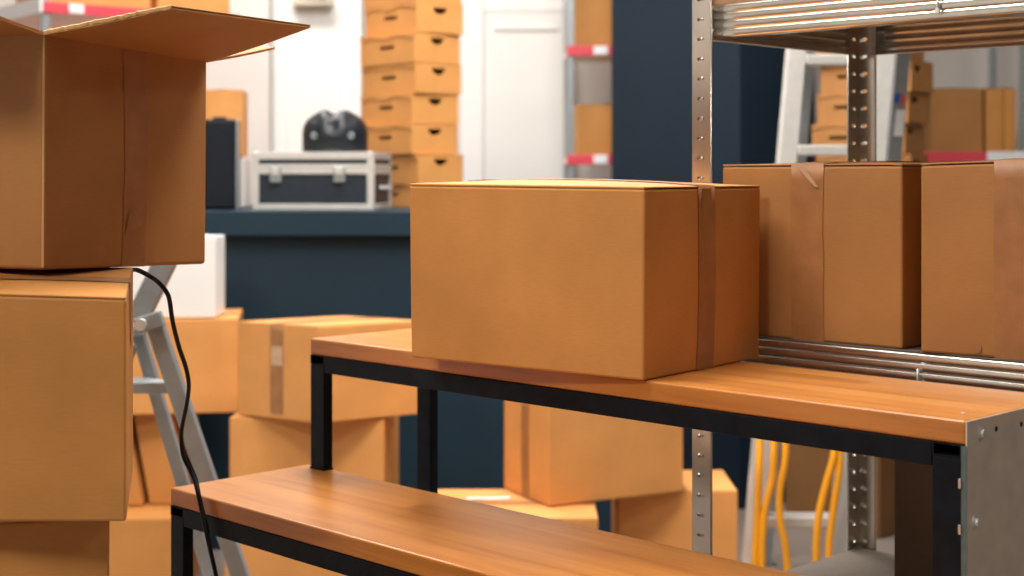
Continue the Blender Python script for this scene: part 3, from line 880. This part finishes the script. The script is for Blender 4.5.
shelf_unit('grey shelving with red and white price rail, right of the archive boxes', (SX + 0.90, 6.55), 0, XY(1024, 6.6)[0] - SX - 0.90, 0.45, [0.45, ZR3], None, [], white_from=XY(983, 6.6)[0] - SX - 0.90)
def bshelf(label, p0, p1, ytop, z, d=6.6, D=0.32, **k):
    x0 = XY(p0, d)[0]; x1 = XY(p1, d)[0]
    h = W(0, ytop, d).z - z - 0.001
    return carton(label, (x0, d), 0, x1 - x0, D, z + 0.001, h, 'y', drop=(0.0001, 0.2), tape_w=0.04, **k)
bshelf('small cardboard box on the lower red railed shelf, left of the navy partition', 577, 640, 104, ZR)
bshelf('cardboard box on the upper red railed shelf, left of the navy partition', 575, 645, -30, ZR2)
bshelf('wide cardboard box on the red railed shelf, right of the archive boxes', 931, 983, 88, ZR3, mat='card_brown')
bshelf('narrow cardboard box on the white railed shelf, beside the wide box', 986, 1003, 88, ZR3)
bshelf('last cardboard box at the right end of the railed shelf', 1004, 1016, 88, ZR3)

LC = XY(43, 5.8)
LZ = HC + (HZ - 5) / F * 5.8
shelf_unit('white ended shelving with a red price rail above the open box flaps', LC, 38, 0.85, 0.9, [0.35, 1.05, LZ], None, [0.10], side_white=True)
def lshelf(label, a, b_, h, y0=0.05, D=0.28):
    c, s = math.cos(R(38)), math.sin(R(38))
    C = (LC[0] + c * a - s * y0, LC[1] + s * a + c * y0)
    return carton(label, C, 38, b_ - a, D, LZ + 0.0145, h, 'y', mat='card_pale', drop=(0.0001, 0.1), tape_w=0.04)
lshelf('cardboard box on the high red railed shelf, nearest its white end', 0.01, 0.47, 0.30)
lshelf('second cardboard box on the high red railed shelf, above the open box flap', 0.50, 0.83, 0.34)

# ================================================================== LADDERS
# left stepladder (grey aluminium)
def foot(p, dx=0): return Vector((p.x + dx, p.y, 0.0))
la = thing('stepladder', 'grey aluminium stepladder between the near stack and the counter boxes', 'ladder', (W(300, 780, 3.0).x, 3.0, 0))
off = la.location
def rail_line(pxa, pya, pxb, pyb, d0):
    a = W(pxa, pya, d0); b_ = W(pxb, pyb, d0)
    k = (a.z - 0.02) / (a.z - b_.z)
    return a, a + (b_ - a) * k
n0, n1 = rail_line(154, 322, 231, 548, 3.0)
f0, f1 = rail_line(139, 335, 182, 480, 3.13)
for (a, b_, sw, sd) in ((n0, n1, 0.034, 0.030), (f0, f1, 0.027, 0.024)):
    MB().bar(a - off, b_ - off, sw, sd, up=(0, 1, 0)).build('stile', 'alu', la, 0.003)
    MB().bar(b_ - off + Vector((0, 0, 0.02)), b_ - off + Vector((0.006, 0, -0.02)), 0.042, 0.038, up=(0, 1, 0)).build('rubber_foot', 'rubber', la, 0.003)
for zt in (0.36, 0.79):
    q = n0 + (n1 - n0) * ((n0.z - zt) / (n0.z - n1.z)); r_ = f0 + (f1 - f0) * ((f0.z - zt) / (f0.z - f1.z))
    m = MB()
    base = [q + Vector((-0.005, 0.0285, 0)), r_ + Vector((-0.005, -0.0285, 0)), r_ + Vector((-0.11, -0.0285, 0)), q + Vector((-0.11, 0.0285, 0))]
    base = [p - off for p in base]
    m.poly(base); m.poly([p + Vector((0, 0, 0.024)) for p in base])
    for i in range(4):
        j = (i + 1) % 4
        m.poly([base[i], base[j], base[j] + Vector((0, 0, 0.024)), base[i] + Vector((0, 0, 0.024))])
    m.build('tread', 'alu', la, 0.003)
capm = MB()
capm.bar(W(136, 327, 2.975) - off, W(163, 318, 2.975) - off, 0.022, 0.034)
capm.bar(W(140, 329, 3.0) - off, W(137, 333, 3.12) - off, 0.03, 0.018)
capm.build('top_cap', 'alu', la, 0.004, weld=False)
MB().bar(W(136, 322, 3.12) - off, W(176, 240, 3.12) - off, 0.046, 0.03, up=(0, 1, 0)).build('upper_stile', 'alu', la, 0.003)
# rear legs
for d_ in (3.06, 3.14):
    p = W(130, 345, d_) - off
    MB().bar(p, Vector((p.x - 0.36, p.y, 0.0)), 0.03, 0.03, up=(0, 1, 0)).build('rear_leg', 'alu', la, 0.003)
MB().disc(W(140, 325, 2.955) - off, (0, 1, 0), 0.012, 0.01, 14).build('hinge_bolt', 'bolt', la)

# right ladder (pale aluminium A frame)
lr = thing('stepladder', 'tall pale aluminium ladder behind the rack, yellow cables looped on it', 'ladder', (W(800, 613, 4.15).x, 4.15, 0))
off = lr.location
def pt(pxb, pxt, z, db=4.15, dt=4.35, zt=2.1):
    k = z / zt
    d_ = db + (dt - db) * k
    px_ = pxb + (pxt - pxb) * k
    return Vector(((px_ - CX) / F * d_, d_, z))
# stiles measured at 560 px (low) and 50 px (high)
def stile_line(pxl, pyl, pxh, pyh, dl, dh, z0, z1):
    a = W(pxl, pyl, dl); b_ = W(pxh, pyh, dh)
    f_ = lambda z: a + (b_ - a) * ((z - a.z) / (b_.z - a.z))
    return f_(z0), f_(z1), f_
la0, la1, fl = stile_line(753, 560, 797, 50, 4.16, 4.28, 0.02, 2.05)
ra0, ra1, fr_ = stile_line(838, 560, 886, 50, 4.16, 4.28, 0.02, 2.05)
for (a, b_) in ((la0, la1), (ra0, ra1)):
    m = MB()
    a, b_ = a - off, b_ - off
    m.bar(a, b_, 0.050, 0.022, up=(0, 1, 0))
    m.bar(a + Vector((-0.022, 0.022, 0)), b_ + Vector((-0.022, 0.022, 0)), 0.006, 0.05, up=(0, 1, 0))
    m.bar(a + Vector((0.022, 0.022, 0)), b_ + Vector((0.022, 0.022, 0)), 0.006, 0.05, up=(0, 1, 0))
    m.build('stile', 'alu_white', lr, 0.002, weld=False)
    MB().bar(a + Vector((0, 0, 0.02)), a + Vector((0, 0, -0.019)), 0.06, 0.06, up=(0, 1, 0)).build('rubber_foot', 'rubber', lr, 0.003)
zt0 = W(0, 60, 4.28).z
for k in range(8):
    zt = zt0 + 0.26 * (1 - k)
    if zt < 0.1: break
    m = MB()
    p, q = fl(zt) - off, fr_(zt) - off
    m.bar(p + Vector((0.026, 0.02, 0)), q + Vector((-0.026, 0.02, 0)), 0.07, 0.030)
    m.build('tread', 'alu_white', lr, 0.004)
for (pxl, pxh) in ((764, 808), (858, 903)):
    a, b_, _f = stile_line(pxl, 560, pxh, 50, 4.72, 4.42, 0.0, 2.03)
    r_ = MB().bar(a - off, b_ - off, 0.042, 0.03, up=(0, 1, 0)).build('rear_rail', 'alu', lr, 0.003)
    if pxl > 800:
        for (ya, yb, ma, w0) in ((94, 103, 'blue_label', 0.016), (95, 105, 'red', 0.012), (110, 136, 'label', 0.026)):
            A_ = W(0, yb, 4.44).z; B_ = W(0, ya, 4.44).z
            c0 = _f(A_) - off; c1 = _f(B_) - off
            sh = Vector((0.010 if ma == 'red' else (-0.010 if ma == 'blue_label' else 0.004), -0.0175, 0))
            MB().bar(c0 + sh, c1 + sh, w0, 0.002, up=(0, 1, 0)).build('sticker', ma, lr)
hg = MB(); hg.bar(fl(2.0) - off + Vector((0, 0.05, 0.05)), fr_(2.0) - off + Vector((0, 0.05, 0.05)), 0.14, 0.03); hg.build('top_cap', 'alu_white', lr, 0.005)

# yellow cables looped on the ladder
def ycable(label, runs):
    o = None
    for i, pts in enumerate(runs):
        m = MB(); m.tube(spline(pts, 6), 0.0105, 8)
        q = m.build('yellow_cable' if i == 0 else 'strand', 'yellow', o, fix=True)
        if i == 0:
            o = q; tag(o, label, 'cable')
yd = 4.08
ycable('yellow cable looped over the left rail of the pale ladder behind the rack',
       [[W(774, 425, yd + .02), W(774, 450, yd), W(772, 480, yd), W(765, 510, yd), W(762, 545, yd), W(763, 590, yd), W(770, 621, yd), W(783, 621, yd), W(788, 585, yd), W(785, 545, yd), W(780, 520, yd), W(780, 490, yd), W(785, 460, yd), W(786, 425, yd + .02)],
        [W(760, 425, yd + .03), W(759, 470, yd), W(757, 520, yd + .01), W(755, 570, yd + .01), W(758, 620, yd)]])
ycable('yellow cable hanging in a narrow loop at the right rail of the pale ladder',
       [[W(836, 428, yd + .02), W(834, 455, yd), W(826, 485, yd), W(819, 515, yd), W(816, 550, yd), W(817, 595, yd), W(823, 621, yd), W(829, 590, yd), W(829, 545, yd), W(834, 505, yd), W(839, 470, yd), W(841, 428, yd + .02)]])

# ================================================================== LIGHTS
def panel(label, x, y, sx, sy, power, color=(1, 0.93, 0.84), rot=0.0):
    t = thing('ceiling_light', label, 'lamp', (x, y, 3.4), rot)
    m = MB(); 
    for a, b_ in (((-sx / 2, -sy / 2), (sx / 2, -sy / 2 + 0.02)), ((-sx / 2, sy / 2 - 0.02), (sx / 2, sy / 2)), ((-sx / 2, -sy / 2), (-sx / 2 + 0.02, sy / 2)), ((sx / 2 - 0.02, -sy / 2), (sx / 2, sy / 2))):
        m.box((a[0], a[1], -0.03), (b_[0], b_[1], -0.001))
    m.build('frame', 'white', t, weld=False)
    box_obj('diffuser', (-sx / 2 + 0.021, -sy / 2 + 0.021, -0.012), (sx / 2 - 0.021, sy / 2 - 0.021, -0.006), 'lamp', t)
    L = bpy.data.lights.new('ceiling_lamp', 'AREA'); L.shape = 'RECTANGLE'; L.size = sx * 0.9; L.size_y = sy * 0.9
    L.energy = power; L.color = color
    o = bpy.data.objects.new('ceiling_lamp', L); COL.objects.link(o)
    o.parent = t; o.location = (0, 0, -0.035)
    return t
LC_ = (1, 0.965, 0.92)
LC_ = (1, 0.965, 0.92)
panel('square ceiling light panel left of the benches', -1.7, -0.3, 1.0, 1.0, 84, (1, 0.92, 0.80))
panel('added ceiling fill light above the stepladder', -1.0, 2.15, 1.2, 0.6, 50, (1, 0.94, 0.85))  # added lamp, brightens the boxes at the back left
panel('ceiling light panel over the counter end', 0.0, 4.4, 1.2, 1.2, 60, LC_)
panel('ceiling light panel over the middle of the room', 0.35, 2.95, 1.2, 1.2, 66, LC_)
panel('ceiling light panel near the back wall', -1.2, 6.0, 1.2, 0.6, 52, LC_)
panel('small added ceiling fill light far right, in front of the rack', 3.0, 0.1, 0.6, 0.6, 20, LC_)  # added lamp, lifts the galvanised end panel of the bench

panel('added ceiling fill light far right, behind the rack', 2.9, 4.6, 1.2, 0.6, 7, (1, 0.92, 0.82))  # added lamp for the right faces of the archive boxes behind the ladder

w = bpy.data.worlds.new('world'); scn.world = w; w.use_nodes = True
w.node_tree.nodes['Background'].inputs['Color'].default_value = (0.9, 0.95, 1, 1)
w.node_tree.nodes['Background'].inputs['Strength'].default_value = 0.3

# ================================================================== CAMERA
cd = bpy.data.cameras.new('camera')
cam = bpy.data.objects.new('camera', cd); COL.objects.link(cam)
cam.location = (0, 0, HC); cam.rotation_euler = (R(90), 0, 0)
cd.sensor_width = 36.0; cd.lens = F / 1024 * 36.0
cd.shift_x = 0.0; cd.shift_y = (HZ - 288.0) / 1024.0
cd.clip_start = 0.05; cd.clip_end = 60
cd.dof.use_dof = True; cd.dof.focus_distance = 2.12; cd.dof.aperture_fstop = 4.0
scn.camera = cam
vs = scn.view_settings
vs.view_transform = 'Standard'; vs.look = 'None'; vs.gamma = 1.0; vs.use_curve_mapping = False
vs.exposure = 0.0
scn.cycles.max_bounces = 8; scn.cycles.diffuse_bounces = 5
